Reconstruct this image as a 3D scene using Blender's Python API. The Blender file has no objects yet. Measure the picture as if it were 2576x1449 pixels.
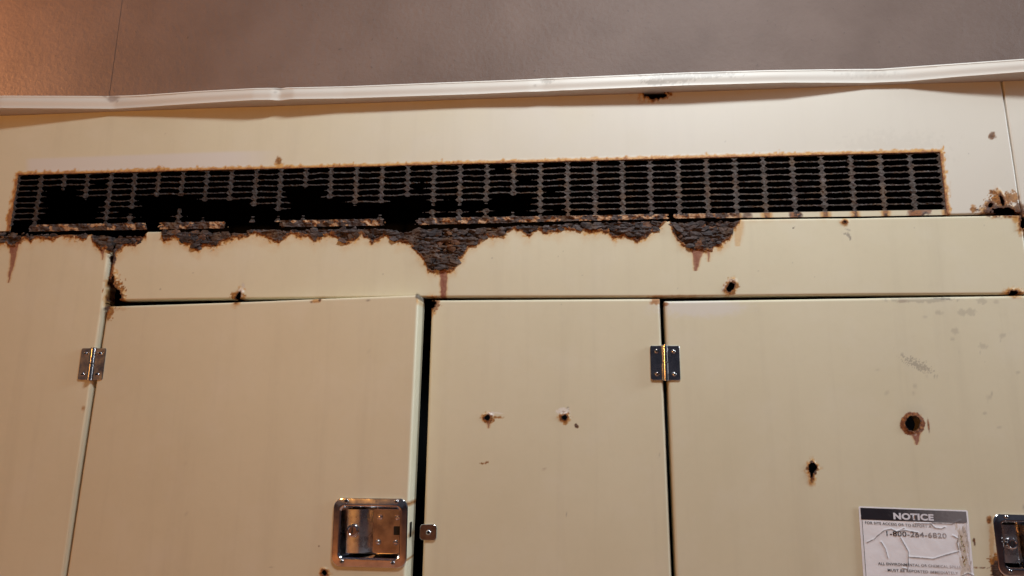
import bpy, bmesh, math, random
import numpy as np
from mathutils import Vector, Matrix

# ------------------------------------------------------------------ camera
# the photograph was measured on a 2576 x 1449 grid; focal length and pose come
# from the vanishing points of the cabinet's upright and level edges
W0, H0, F0 = 2576.0, 1449.0, 1682.0
CAM = np.array([0.0, -1.24, 1.55])
def nrm(a): return a / np.linalg.norm(a)
_z = nrm(np.array([112.0, -8724.0, F0]))
_x = np.array([17000.0, -106.0, -F0]); _x = nrm(_x - _z * _x.dot(_z))
_y = np.cross(_z, _x)
R_wc = np.stack([_x, _y, _z], axis=1)          # world -> camera (x right, y down, z forward)
R_cw = R_wc.T
sc = bpy.context.scene
cam_d = bpy.data.cameras.new('camera'); cam = bpy.data.objects.new('camera', cam_d)
sc.collection.objects.link(cam); sc.camera = cam
cam_d.sensor_width = 36.0; cam_d.lens = 36.0 * F0 / W0; cam_d.clip_start = 0.02; cam_d.clip_end = 200
M = np.eye(4); M[:3, 0] = R_cw[:, 0]; M[:3, 1] = -R_cw[:, 1]; M[:3, 2] = -R_cw[:, 2]; M[:3, 3] = CAM
cam.matrix_world = Matrix(M.tolist())

# ------------------------------------------------------------------ light
world = bpy.data.worlds.new('World'); sc.world = world; world.use_nodes = True
wn = world.node_tree; wn.nodes.clear()
wo = wn.nodes.new('ShaderNodeOutputWorld'); wb = wn.nodes.new('ShaderNodeBackground')
tc = wn.nodes.new('ShaderNodeTexCoord'); sx = wn.nodes.new('ShaderNodeSeparateXYZ')
wr = wn.nodes.new('ShaderNodeValToRGB')
wn.links.new(tc.outputs['Generated'], sx.inputs[0]); wn.links.new(sx.outputs['Z'], wr.inputs[0])
wn.links.new(wr.outputs[0], wb.inputs[0]); wn.links.new(wb.outputs[0], wo.inputs[0])
cr = wr.color_ramp                                # dusk sky: greyish along the horizon, blue above
cr.elements[0].position = 0.0; cr.elements[0].color = (0.18, 0.19, 0.25, 1)
cr.elements[1].position = 0.85; cr.elements[1].color = (0.09, 0.14, 0.27, 1)
e = cr.elements.new(0.25); e.color = (0.12, 0.135, 0.19, 1)
wb.inputs[1].default_value = 0.24

def lamp(name, kind, loc, target, power, color, size=0.1, **kw):
    d = bpy.data.lights.new(name, kind); d.energy = power; d.color = color
    if kind == 'AREA': d.shape = 'DISK'; d.size = size
    else: d.shadow_soft_size = size
    for k, v in kw.items(): setattr(d, k, v)
    o = bpy.data.objects.new(name, d); sc.collection.objects.link(o); o.location = loc
    o.rotation_euler = (Vector(target) - Vector(loc)).to_track_quat('-Z', 'Y').to_euler()
    return o
fl = lamp('flood_lamp', 'AREA', (0.36, -0.93, 3.27), (-0.12, 0.0, 1.80), 35, (0.86, 0.945, 1.0), 0.5)
fl.data.shape = 'RECTANGLE'; fl.data.size_y = 0.10
lamp('sodium_lamp', 'POINT', (-3.0, -4.8, 2.35), (0, 0, 0), 290, (1.0, 0.43, 0.09), 0.12)
lamp('sodium_wall_lamp', 'POINT', (-2.6, 0.03, 2.50), (0, 0, 0), 165, (1.0, 0.45, 0.19), 0.04)
st_ = lamp('tube_lamp', 'AREA', (3.6, -0.50, 2.75), (-0.2, -0.1, 1.7), 92, (0.82, 0.91, 1.0), 0.5)
st_.data.shape = 'RECTANGLE'; st_.data.size_y = 0.9
sc.view_settings.view_transform = 'Standard'; sc.view_settings.look = 'None'
sc.view_settings.exposure = 0.0; sc.view_settings.gamma = 1.0

# ------------------------------------------------------------------ measuring helpers
def project(P):
    P = np.asarray(P, float); c = (P - CAM) @ R_wc.T
    return W0 / 2 + F0 * c[..., 0] / c[..., 2], H0 / 2 + F0 * c[..., 1] / c[..., 2]
def ray(u, v):
    u = np.asarray(u, float); v = np.asarray(v, float)
    d = np.stack([(u - W0 / 2) / F0, (v - H0 / 2) / F0, np.ones_like(u)], -1)
    return d @ R_cw.T
class Plane:
    def __init__(s, O, ex, ez):
        s.O = np.array(O, float); s.ex = nrm(np.array(ex, float)); s.ez = np.array(ez, float)
        s.ez = nrm(s.ez - s.ex * s.ez.dot(s.ex)); s.n = np.cross(s.ex, s.ez)
    def world(s, a, b, d=0.0):
        a = np.asarray(a, float)[..., None]; b = np.asarray(b, float)[..., None]; d = np.asarray(d, float)[..., None]
        return s.O + a * s.ex + b * s.ez + d * s.n
    def st(s, u, v, d=0.0):
        r = ray(u, v); O = s.O + d * s.n
        k = ((O - CAM) @ s.n) / (r @ s.n); P = CAM + r * k[..., None] if np.ndim(k) else CAM + r * k
        return (P - s.O) @ s.ex, (P - s.O) @ s.ez
    def px(s, a, b): return project(s.world(a, b))
    def matrix(s, a, b, rot=0.0):
        m = np.eye(4); c, q = math.cos(rot), math.sin(rot)
        m[:3, 0] = c * s.ex + q * s.ez; m[:3, 2] = -q * s.ex + c * s.ez; m[:3, 1] = -s.n; m[:3, 3] = s.world(a, b)
        return Matrix(m.tolist())
FRONT = Plane((0, 0, 0), (1, 0, 0), (0, 0, 1))

def _h(ix, iy, seed):
    n = (ix.astype(np.int64) * 374761393 + iy.astype(np.int64) * 668265263 + seed * 1442695041) & 0x7fffffff
    n = ((n ^ (n >> 13)) * 1274126177) & 0x7fffffff
    n = ((n ^ (n >> 16)) * 2246822519) & 0x7fffffff
    return ((n ^ (n >> 15)) & 0xffff) / 65535.0
def vnoise(x, y, seed=0):
    fx, fy = np.floor(x), np.floor(y); tx, ty = x - fx, y - fy
    tx = tx * tx * (3 - 2 * tx); ty = ty * ty * (3 - 2 * ty); ix, iy = fx.astype(np.int64), fy.astype(np.int64)
    a = _h(ix, iy, seed); b = _h(ix + 1, iy, seed); c = _h(ix, iy + 1, seed); d = _h(ix + 1, iy + 1, seed)
    return (a * (1 - tx) + b * tx) * (1 - ty) + (c * (1 - tx) + d * tx) * ty
def fbm(x, y, seed=0, octv=4):
    t = 0.0; a = 0.5; s = 0.0
    for k in range(octv):
        t = t + a * vnoise(x * 2 ** k + 17.3 * k, y * 2 ** k + 5.1 * k, seed + k); s += a; a *= 0.55
    return t / s
def ss(a, b, x):
    t = np.clip((x - a) / (b - a), 0, 1); return t * t * (3 - 2 * t)
def poly_sdf(x, y, pts):
    """signed distance to a polygon, positive inside"""
    d = np.full(np.shape(x), 1e9); inside = np.zeros(np.shape(x), bool); n = len(pts)
    for i in range(n):
        ax, ay = pts[i]; bx, by = pts[(i + 1) % n]; ex, ey = bx - ax, by - ay
        wx, wy = x - ax, y - ay; k = np.clip((wx * ex + wy * ey) / (ex * ex + ey * ey + 1e-20), 0, 1)
        d = np.minimum(d, (wx - ex * k) ** 2 + (wy - ey * k) ** 2)
        if ay != by:
            c = ((ay > y) != (by > y)) & (x < (bx - ax) * (y - ay) / (by - ay) + ax); inside ^= c
    d = np.sqrt(d); return np.where(inside, d, -d)
def pline_d(x, y, pts):
    d = np.full(np.shape(x), 1e9)
    for (ax, ay), (bx, by) in zip(pts[:-1], pts[1:]):
        ex, ey = bx - ax, by - ay; wx, wy = x - ax, y - ay
        k = np.clip((wx * ex + wy * ey) / (ex * ex + ey * ey + 1e-20), 0, 1)
        d = np.minimum(d, (wx - ex * k) ** 2 + (wy - ey * k) ** 2)
    return np.sqrt(d)

# ------------------------------------------------------------------ materials
def new_mat(name):
    m = bpy.data.materials.new(name); m.use_nodes = True; nt = m.node_tree
    return m, nt, nt.nodes['Principled BSDF']
def node(nt, typ, **kw):
    n = nt.nodes.new(typ)
    for k, v in kw.items():
        if k in n.inputs: n.inputs[k].default_value = v
        else: setattr(n, k, v)
    return n
def noise(nt, scale, detail=4, rough=0.55, vec=None):
    n = node(nt, 'ShaderNodeTexNoise'); n.inputs['Scale'].default_value = scale
    n.inputs['Detail'].default_value = detail; n.inputs['Roughness'].default_value = rough
    if vec is not None: nt.links.new(vec, n.inputs['Vector'])
    return n
def ramp(nt, fac, stops):
    r = node(nt, 'ShaderNodeValToRGB'); nt.links.new(fac, r.inputs[0]); c = r.color_ramp
    while len(c.elements) < len(stops): c.elements.new(0.5)
    for e_, (p, col) in zip(c.elements, stops): e_.position = p; e_.color = (*col, 1)
    return r.outputs[0]
def mixc(nt, fac, a, b):
    m = node(nt, 'ShaderNodeMix', data_type='RGBA')
    for sock, val in ((m.inputs[0], fac), (m.inputs[6], a), (m.inputs[7], b)):
        if hasattr(val, 'is_output'): nt.links.new(val, sock)
        else: sock.default_value = val if isinstance(val, float) else (*val, 1)
    return m.outputs[2]
def math_(nt, op, a, b=None):
    m = node(nt, 'ShaderNodeMath', operation=op)
    for i, v in enumerate((a, b)):
        if v is None: continue
        if hasattr(v, 'is_output'): nt.links.new(v, m.inputs[i])
        else: m.inputs[i].default_value = v
    return m.outputs[0]
def attr(nt, name): return node(nt, 'ShaderNodeAttribute', attribute_name=name).outputs['Fac']
def geo_pos(nt): return node(nt, 'ShaderNodeNewGeometry').outputs['Position']

def paint_material():
    m, nt, p = new_mat('weathered_cream_paint'); pos = geo_pos(nt)
    n1 = noise(nt, 3.0, 5, 0.6, pos); n2 = noise(nt, 60, 4, 0.6, pos)
    base = ramp(nt, n1.outputs[0], [(0.30, (0.595, 0.540, 0.385)), (0.70, (0.640, 0.588, 0.432))])
    base = mixc(nt, math_(nt, 'MULTIPLY', math_(nt, 'SUBTRACT', n2.outputs[0], 0.5), 0.25), base, (0.42, 0.37, 0.28))
    ms = node(nt, 'ShaderNodeMapping'); ms.inputs['Scale'].default_value = (22, 1, 1.3); nt.links.new(pos, ms.inputs[0]); ns = noise(nt, 1.0, 6, 0.6, ms.outputs[0])
    base = mixc(nt, ramp(nt, ns.outputs[0], [(0.52, (0, 0, 0)), (0.80, (0.22, 0.22, 0.22))]), base, (0.40, 0.35, 0.26))
    nm = noise(nt, 11, 6, 0.65, pos); base = mixc(nt, ramp(nt, nm.outputs[0], [(0.50, (0, 0, 0)), (0.75, (0.22, 0.22, 0.22))]), base, (0.68, 0.645, 0.55))
    base = mixc(nt, attr(nt, 'fade'), base, (0.62, 0.595, 0.565))
    base = mixc(nt, attr(nt, 'dirt'), base, (0.20, 0.175, 0.15))
    nb = noise(nt, 160, 5, 0.65, pos)
    halo = ramp(nt, nb.outputs[0], [(0.3, (0.45, 0.19, 0.035)), (0.7, (0.60, 0.35, 0.10))])
    base = mixc(nt, attr(nt, 'halo'), base, halo)
    base = mixc(nt, attr(nt, 'drip'), base, ramp(nt, nb.outputs[0], [(0.3, (0.185, 0.058, 0.036)), (0.7, (0.26, 0.090, 0.060))]))
    base = mixc(nt, attr(nt, 'chip'), base, (0.72, 0.68, 0.62))
    ne = noise(nt, 220, 4, 0.7, pos)
    base = mixc(nt, attr(nt, 'edge'), base, ramp(nt, ne.outputs[0], [(0.3, (0.05, 0.016, 0.006)), (0.50, (0.17, 0.055, 0.013)), (0.66, (0.42, 0.17, 0.035))]))
    mp = node(nt, 'ShaderNodeMapping'); mp.inputs['Scale'].default_value = (0.40, 1, 1.5); nt.links.new(pos, mp.inputs[0])
    nr = noise(nt, 150, 7, 0.72, mp.outputs[0]); nr2 = noise(nt, 26, 3, 0.6, pos)
    crust = ramp(nt, nr.outputs[0], [(0.34, (0.008, 0.006, 0.006)), (0.47, (0.040, 0.029, 0.027)), (0.58, (0.085, 0.065, 0.061)), (0.70, (0.20, 0.172, 0.172))])
    crust = mixc(nt, ramp(nt, nr2.outputs[0], [(0.48, (0, 0, 0)), (0.66, (0.7, 0.7, 0.7))]), crust, (0.115, 0.055, 0.020))
    base = mixc(nt, attr(nt, 'rust'), base, crust)
    base = mixc(nt, attr(nt, 'soot'), base, (0.020, 0.017, 0.019))  # darkens the rust tone
    nt.links.new(base, p.inputs['Base Color'])
    rr = math_(nt, 'MAXIMUM', attr(nt, 'rust'), math_(nt, 'MAXIMUM', attr(nt, 'edge'), attr(nt, 'drip')))
    nt.links.new(math_(nt, 'ADD', math_(nt, 'MULTIPLY', rr, 0.38), 0.47), p.inputs['Roughness'])
    p.inputs['Specular IOR Level'].default_value = 0.35
    bp = node(nt, 'ShaderNodeBump'); bp.inputs['Distance'].default_value = 0.002
    nt.links.new(math_(nt, 'ADD', math_(nt, 'MULTIPLY', rr, 0.75), 0.025), bp.inputs['Strength'])
    nt.links.new(nr.outputs[0], bp.inputs['Height']); nt.links.new(bp.outputs[0], p.inputs['Normal'])
    return m
PAINT = paint_material()
def dark_material():
    m, nt, p = new_mat('interior_shade_black'); n = noise(nt, 9, 5, 0.6, geo_pos(nt))
    nt.links.new(ramp(nt, n.outputs[0], [(0.3, (0.003, 0.003, 0.004)), (0.7, (0.010, 0.009, 0.010))]), p.inputs['Base Color'])
    p.inputs['Roughness'].default_value = 0.8; p.inputs['Specular IOR Level'].default_value = 0.15
    return m
DARK = dark_material()  # near-black colour holds the shade inside the cabinet
def steel_material(name, rough, tint, spots=0.35):
    m, nt, p = new_mat(name); pos = geo_pos(nt)
    n = noise(nt, 420, 4, 0.6, pos); n2 = noise(nt, 55, 5, 0.6, pos)
    nt.links.new(ramp(nt, n2.outputs[0], [(0.30, tuple(c * 0.72 for c in tint)), (0.55, tint), (0.8, tuple(min(1, c * 1.1) for c in tint))]), p.inputs['Base Color'])
    p.inputs['Metallic'].default_value = 1.0
    nt.links.new(math_(nt, 'ADD', math_(nt, 'MULTIPLY', n2.outputs[0], 0.16), rough), p.inputs['Roughness'])
    bp = node(nt, 'ShaderNodeBump'); bp.inputs['Strength'].default_value = 0.05; bp.inputs['Distance'].default_value = 0.001
    nt.links.new(n.outputs[0], bp.inputs['Height']); nt.links.new(bp.outputs[0], p.inputs['Normal'])
    return m
STEEL = steel_material('polished_stainless', 0.02, (0.84, 0.81, 0.80)); PADDLE = steel_material('worn_stainless', 0.20, (0.80, 0.78, 0.78))
SATIN = steel_material('satin_stainless', 0.08, (0.52, 0.50, 0.51))
def plain(name, col, rough=0.6, var=0.15, scale=80, spec=0.4):
    m, nt, p = new_mat(name); n = noise(nt, scale, 4, 0.6, geo_pos(nt))
    nt.links.new(ramp(nt, n.outputs[0], [(0.3, tuple(c * (1 - var) for c in col)), (0.7, tuple(c * (1 + var) for c in col))]), p.inputs['Base Color'])
    p.inputs['Roughness'].default_value = rough; p.inputs['Specular IOR Level'].default_value = spec
    return m

# ------------------------------------------------------------------ object helpers
def link(name, me, mats, parent=None):
    o = bpy.data.objects.new(name, me); sc.collection.objects.link(o)
    for m in (mats if isinstance(mats, (list, tuple)) else [mats]): me.materials.append(m)
    if parent is not None:
        o.parent = parent; o.matrix_parent_inverse = Matrix.Translation(-ROOT_LOC[parent.name])
    return o
ROOT_LOC = {}
def thing(name, loc, label, cat):
    o = bpy.data.objects.new(name, None); sc.collection.objects.link(o); o.location = loc
    o.empty_display_size = 0.1; o['label'] = label; o['category'] = cat; ROOT_LOC[o.name] = Vector(loc); return o
def child_base(o): ROOT_LOC[o.name] = Vector((0, 0, 0)); return o    # meshes are modelled where they stand
def from_bm(name, bm, mats, parent=None, smooth=35):
    me = bpy.data.meshes.new(name); bm.normal_update(); bm.to_mesh(me); bm.free()
    if smooth:
        for p in me.polygons: p.use_smooth = True
        me.set_sharp_from_angle(angle=math.radians(smooth))
    return child_base(link(name, me, mats, parent))

def axis(lo, hi, base, zones=()):
    """grid lines from lo to hi, `base` apart and closer inside zones (lo, hi, step)"""
    out = [lo]; x = lo
    while x < hi - 1e-9:
        step = base
        for a, b, s in zones:
            if a - base <= x <= b: step = min(step, s if x >= a - 1e-9 else max(s, a - x))
        x = min(hi, x + step); out.append(x)
    return np.array(out)

ATTRS = ('rust', 'edge', 'halo', 'drip', 'dirt', 'fade', 'chip', 'soot')
def sheet(name, plane, S, T, keep, depth, attrs, mats, parent, flange=0.0, hole_t=0.0024):
    """sheet metal: a grid on `plane`, trimmed where keep()<0 along its exact contour, pressed
    in and out by depth(), with a folded-back rim.  keep returns (field, outline field)"""
    S = np.asarray(S); T = np.asarray(T); SS, TT = np.meshgrid(S, T)
    K, _ = keep(SS, TT); K = np.where(np.abs(K) < 1e-7, 1e-7, K); nt_, ns = K.shape
    pos = K > 0; vid = -np.ones(K.shape, np.int64); vid[pos] = np.arange(pos.sum()); n = int(pos.sum())
    vs = [SS[pos]]; vt = [TT[pos]]
    hx = pos[:, :-1] != pos[:, 1:]; f = K[:, :-1][hx] / (K[:, :-1][hx] - K[:, 1:][hx])
    hid = -np.ones(hx.shape, np.int64); hid[hx] = n + np.arange(hx.sum()); n += int(hx.sum())
    vs.append(SS[:, :-1][hx] * (1 - f) + SS[:, 1:][hx] * f); vt.append(TT[:, :-1][hx])
    vx = pos[:-1] != pos[1:]; f = K[:-1][vx] / (K[:-1][vx] - K[1:][vx])
    wid = -np.ones(vx.shape, np.int64); wid[vx] = n + np.arange(vx.sum()); n += int(vx.sum())
    vs.append(SS[:-1][vx]); vt.append(TT[:-1][vx] * (1 - f) + TT[1:][vx] * f)
    s = np.concatenate(vs); t = np.concatenate(vt)
    a, b, c, d = pos[:-1, :-1], pos[:-1, 1:], pos[1:, 1:], pos[1:, :-1]
    full = a & b & c & d; cnt = a.astype(int) + b + c + d; mixed = (cnt > 0) & (cnt < 4)
    quads = np.stack([vid[:-1, :-1][full], vid[:-1, 1:][full], vid[1:, 1:][full], vid[1:, :-1][full]], 1)
    loops = [quads.ravel()]; tot = [np.full(len(quads), 4)]
    ml = []; mt = []
    for j, i in zip(*np.nonzero(mixed)):
        poly = []
        if pos[j, i]: poly.append(vid[j, i])
        if hid[j, i] >= 0: poly.append(hid[j, i])
        if pos[j, i + 1]: poly.append(vid[j, i + 1])
        if wid[j, i + 1] >= 0: poly.append(wid[j, i + 1])
        if pos[j + 1, i + 1]: poly.append(vid[j + 1, i + 1])
        if hid[j + 1, i] >= 0: poly.append(hid[j + 1, i])
        if pos[j + 1, i]: poly.append(vid[j + 1, i])
        if wid[j, i] >= 0: poly.append(wid[j, i])
        if len(poly) >= 3: ml += poly; mt.append(len(poly))
    loops.append(np.array(ml, np.int64)); tot.append(np.array(mt, np.int64))
    L = np.concatenate(loops); N = np.concatenate(tot); start = np.concatenate([[0], np.cumsum(N)[:-1]])
    nxt = np.arange(len(L)) + 1; nxt[start + N - 1] = start
    e0, e1 = L, L[nxt]; key = e0 * n + e1; rev = e1 * n + e0
    bd = ~np.isin(key, rev); e0, e1 = e0[bd], e1[bd]
    U, V = plane.px(s, t); dd = depth(s, t, U, V); A = attrs(s, t, U, V)
    Kb, Ko = keep(s, t)
    bv = np.unique(np.concatenate([e0, e1])); m = {}; lut = -np.ones(n, np.int64); lut[bv] = np.arange(len(bv))
    on_out = Ko[bv] < 0.0006
    rim_d = np.where(on_out, flange if flange > 0 else hole_t, hole_t)
    s2 = np.concatenate([s, s[bv], s[bv]]); t2 = np.concatenate([t, t[bv], t[bv]])
    d2 = np.concatenate([dd, dd[bv], dd[bv] - rim_d])
    q = np.stack([n + lut[e0], n + len(bv) + lut[e0], n + len(bv) + lut[e1], n + lut[e1]], 1)
    L2 = np.concatenate([L, q.ravel()]); N2 = np.concatenate([N, np.full(len(q), 4)])
    st2 = np.concatenate([[0], np.cumsum(N2)[:-1]])
    P = plane.world(s2, t2, d2)
    me = bpy.data.meshes.new(name); me.vertices.add(len(P)); me.vertices.foreach_set('co', P.astype(np.float32).ravel())
    me.loops.add(len(L2)); me.loops.foreach_set('vertex_index', L2.astype(np.int32))
    me.polygons.add(len(N2)); me.polygons.foreach_set('loop_start', st2.astype(np.int32)); me.polygons.foreach_set('loop_total', N2.astype(np.int32))
    me.polygons.foreach_set('use_smooth', np.ones(len(N2), bool)); me.update(calc_edges=True)
    for k in A:
        arr = np.clip(A[k], 0, 1); arr = np.concatenate([arr, arr[bv], arr[bv]]).astype(np.float32)
        me.attributes.new(k, 'FLOAT', 'POINT').data.foreach_set('value', arr)
    return child_base(link(name, me, mats, parent))

# ------------------------------------------------------------------ what the weather did (measured on the photo grid)
def P(*pts): return np.array(pts, float)
HEAD_TOP = P((-400, 596), (290, 584), (1068, 570.5), (1396, 562.5), (1869, 551), (2147, 548), (2551, 541), (3000, 534))
def head_top(u): return np.interp(u, HEAD_TOP[:, 0], HEAD_TOP[:, 1])
CRUST = P((-300, 606), (-60, 603), (0, 605.5), (16, 611), (26, 619), (40, 617), (53, 608), (63, 595), (77, 605), (93, 597), (111, 597), (132, 601), (148, 592), (169, 592),
 (190, 596), (214, 600), (229, 587), (234, 608), (246, 621), (257, 629), (270, 621), (288, 642), (304, 629), (315, 611), (341, 616), (357, 600), (369, 592), (374, 560),
 (400, 560), (403, 574), (412, 605), (428, 600), (436, 595), (457, 597), (463, 611), (484, 616), (500, 627), (516, 613), (537, 619), (555, 608), (579, 600), (595, 595),
 (621, 595), (632, 586), (648, 587), (669, 595), (703, 609), (725, 587), (732, 584), (754, 591), (777, 592), (791, 609), (809, 592), (833, 587), (849, 595), (867, 613), (891, 603),
 (909, 587), (923, 595), (939, 611), (960, 595), (968, 590), (1002, 608), (1029, 608), (1039, 619), (1055, 637), (1071, 658), (1076, 680), (1087, 684), (1105, 677), (1126, 682), (1148, 672),
 (1153, 653), (1169, 637), (1177, 621), (1198, 616), (1224, 590), (1240, 595), (1256, 592), (1280, 582), (1290, 573), (1303, 578), (1319, 584), (1332, 589), (1346, 578), (1351, 570), (1359, 573),
 (1367, 584), (1404, 581), (1420, 573), (1436, 576), (1462, 580), (1494, 578), (1531, 580), (1539, 594), (1549, 598), (1570, 592), (1589, 594), (1602, 608), (1621, 594), (1647, 576), (1674, 560),
 (1680, 550), (1685, 550), (1689, 573), (1702, 597), (1716, 613), (1740, 626), (1766, 629), (1792, 629), (1795, 618), (1814, 615), (1822, 605), (1837, 597), (1845, 576), (1861, 555), (1866, 535), (3000, 480))
EATEN = P((-400, 594), (0, 584), (60, 584), (80, 588), (225, 588), (246, 592), (290, 595), (366, 596), (372, 573), (402, 573), (412, 579), (460, 584), (566, 585), (570, 588), (619, 587), (624, 573), (655, 572),
 (662, 577), (725, 579), (843, 576), (965, 577), (985, 581), (1030, 587), (1040, 577), (1170, 577), (1280, 572), (1303, 566), (1360, 569), (1440, 564), (1500, 562), (1670, 559), (1682, 556.5), (1690, 560), (1845, 558), (1862, 552), (1869, 540), (3000, 500))
def crust_c(U, V):
    """photo-grid distance inside the rust crust along the header's top edge"""
    return np.interp(U, CRUST[:, 0], CRUST[:, 1]) + (fbm(U / 9, V / 9, 3) - 0.5) * 15 + (vnoise(U / 2.6, V / 2.6, 8) - .5) * 4 - V
def blob(U, V, cx, cy, rx, ry, rot=0.0, amp=0.5, seed=0, sc_=6.0):
    c, s = math.cos(rot), math.sin(rot); x = (U - cx) * c + (V - cy) * s; y = -(U - cx) * s + (V - cy) * c
    r = np.sqrt((x / rx) ** 2 + (y / ry) ** 2)
    return (1 - r + (fbm(U / sc_ + seed * 7.7, V / sc_ + seed * 3.1, seed, 3) - 0.5) * amp * 2) * min(rx, ry)
# holes eaten through: (cx, cy, rx, ry, rot, amp)
HOLES = [(1646, 233, 30, 15, 0.0, 0.8), (1838, 722, 8, 13, 0.55, 0.4), (600, 746, 6, 11, 0.5, 0.6), (2525, 532, 34, 9, 0.0, 0.5), (2490, 517, 7, 6, 0, .5), (2519, 505, 5, 14, -0.35, .5),
         (2295, 1065, 19, 19, 0, 0.12), (2043, 1178, 10, 11, 0.3, 0.7), (2041, 1193, 3.5, 9, 0, 0.3), (1226, 1051, 7, 7, 0, 0.4), (1420, 1050, 7, 6, 0, 0.3), (816, 1441, 6.5, 6.5, 0, 0.2),
         (2125, 559, 3, 2.5, 0, .3), (2550, 737, 11, 5, 0, .6), (1089, 766, 6, 10, .2, .7), (292, 742, 14, 20, -.5, .5), (279, 730, 10, 34, .12, .4), (2572, 560, 7, 16, 0, .6), (1080,765,6,10,0,.4)]
def holes(U, V):
    h = np.full(np.shape(U), -99.0)
    for i, (cx, cy, rx, ry, rot, amp) in enumerate(HOLES):
        k = (np.abs(U - cx) < rx * 3 + 20) & (np.abs(V - cy) < ry * 3 + 20)
        if k.any(): h[k] = np.maximum(h[k], blob(U[k], V[k], cx, cy, rx, ry, rot, amp, i + 20))
    return h
def marks(U, V, crust=True):
    A = {k: np.zeros(np.shape(U)) for k in ATTRS}
    def put(k, m, val): A[k][m] = np.maximum(A[k][m], val)
    h = holes(U, V); n = fbm(U / 7, V / 7, 50, 3) - 0.5; n2 = fbm(U / 22, V / 22, 51, 3) - .5
    A['edge'] = ss(-5, -1.5, h + n * 7); A['halo'] = 0.85 * ss(-11, -3, h + n * 13)
    A['rust'] = ss(-1.8, 0.2, h + n * 3) * 0.7
    if crust:
        c = crust_c(U, V); c = np.where(V < head_top(U) - 8, -99, c)
        A['rust'] = np.maximum(A['rust'], ss(0.5, 4.5, c)); A['edge'] = np.maximum(A['edge'], ss(-6.5, -1.5, c + n * 9))
        A['halo'] = np.maximum(A['halo'], np.maximum(0.9 * ss(-14, -2, c + n * 20 + n2 * 12), .28 * ss(-34, -4, c + n2 * 30)))
        sp = vnoise(U / 3.2, V / 3.2, 57); A['edge'] = np.maximum(A['edge'], .9 * ss(.80, .88, sp) * ss(-16, -3, c + n2 * 14))
    def spot(cx, cy, rx, ry, rust=0, edge=0, halo=0, drip=0, dirt=0, fade=0, chip=0, rot=0., amp=.5, soft=2.0, seed=0, s=6.):
        m = (np.abs(U - cx) < max(rx, ry) * 2 + 25) & (np.abs(V - cy) < max(rx, ry) * 2 + 25)
        if not m.any(): return
        b = blob(U[m], V[m], cx, cy, rx, ry, rot, amp, seed or int(cx), s); w = ss(-soft, soft, b)
        for k, v in (('rust', rust), ('edge', edge), ('halo', halo), ('drip', drip), ('dirt', dirt), ('fade', fade), ('chip', chip)):
            if v: put(k, m, w * v)
    def drip(pts, w=.9, amp=1.5):
        """run of rust water: pts (v, left, right)"""
        q = np.array(pts, float); m = (V > q[0, 0]) & (V < q[-1, 0])
        if not m.any(): return
        j = (vnoise(V[m] / 5, U[m] * 0 + 3, 4) - .5) * amp * 2
        l = np.interp(V[m], q[:, 0], q[:, 1]) + j; r = np.interp(V[m], q[:, 0], q[:, 2]) + j * .6
        put('drip', m, w * (.72 + .45 * fbm(U[m] / 4, V[m] / 14, 44, 3)) * ss(-1.2, 1.2, np.minimum(U[m] - l, r - U[m])))
        put('halo', m, .5 * ss(-6, 0, np.minimum(U[m] - l, r - U[m])))
    # runs below the crust
    drip([(600, 10, 58), (618, 22, 46), (640, 27, 42), (670, 25, 35), (700, 22, 26), (712, 21, 23)])
    drip([(612, 244, 270), (626, 252, 265), (640, 256, 261), (654, 257.5, 259)])
    drip([(655, 1098, 1130), (676, 1105, 1128), (690, 1107, 1126), (748, 1109, 1122)], .95)
    drip([(610, 1738, 1800), (628, 1740, 1786), (634, 1741, 1770), (650, 1743, 1761), (668, 1744, 1757), (682, 1746, 1752)])
    drip([(625, 1776, 1788), (640, 1779, 1785), (660, 1781, 1783)], .8)
    drip([(1080, 2290, 2318), (1095, 2294, 2313), (1108, 2300, 2311), (1119, 2303, 2307)], .95, 1.)
    drip([(1055, 1222, 1238), (1066, 1226, 1232), (1078, 1228.5, 1230)], .8, .6)
    drip([(560, 1846, 1868), (600, 1850, 1862), (620, 1852, 1858)], 0, 1)
    spot(1862, 568, 9, 30, halo=.55, soft=6, amp=.3)
    # spots on the upper panel
    spot(701, 404, 7, 9, edge=.75, rust=.25, halo=1, soft=2.5); spot(701, 416, 11, 9, halo=.9, soft=4)
    spot(2495, 342, 9, 8, edge=.8, rust=.5, halo=.5, soft=2)
    spot(2512, 503, 22, 16, halo=.9, edge=.8, amp=1.6, soft=2.5, s=4.5); spot(2545, 497, 16, 14, edge=.6, halo=.8, amp=1., soft=2, s=5); spot(2500, 485, 12, 5, edge=.9, halo=.9, rot=.4, amp=.8)
    spot(2448, 528, 7, 7, edge=.75, halo=.9, amp=.9); spot(2448, 518, 5, 3, halo=.8, edge=.3); spot(2489, 517, 12, 10, edge=.9, rust=.5, amp=.6)
    spot(2523, 530, 46, 13, edge=.95, rust=.75, amp=1.0, soft=2, s=5); spot(2555, 548, 10, 12, halo=.9, soft=4); spot(2562, 527, 14, 16, edge=.8, rust=.6, amp=.7)
    m = (V < 470) & (V > 360)
    if m.any():
        q = ss(0, 8, V[m] - (398 - .035 * U[m])) * ss(58, 80, U[m]) * ss(760, 560, U[m]); put('fade', m, .8 * q)
    spot(2250, 380, 120, 40, dirt=.06, amp=1., soft=10, s=8)
    # header
    spot(2125, 559, 8, 6, halo=.9, edge=.35, soft=2.5); spot(2136, 596, 9, 3, dirt=.7, rot=1.2, amp=1.2, soft=1, s=3); spot(2128, 590, 8, 2.5, dirt=.6, rot=.5, amp=1.2, soft=1, s=3); spot(2133, 578, 6, 2, dirt=.5, rot=.3, amp=1.2, soft=1, s=3)
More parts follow.
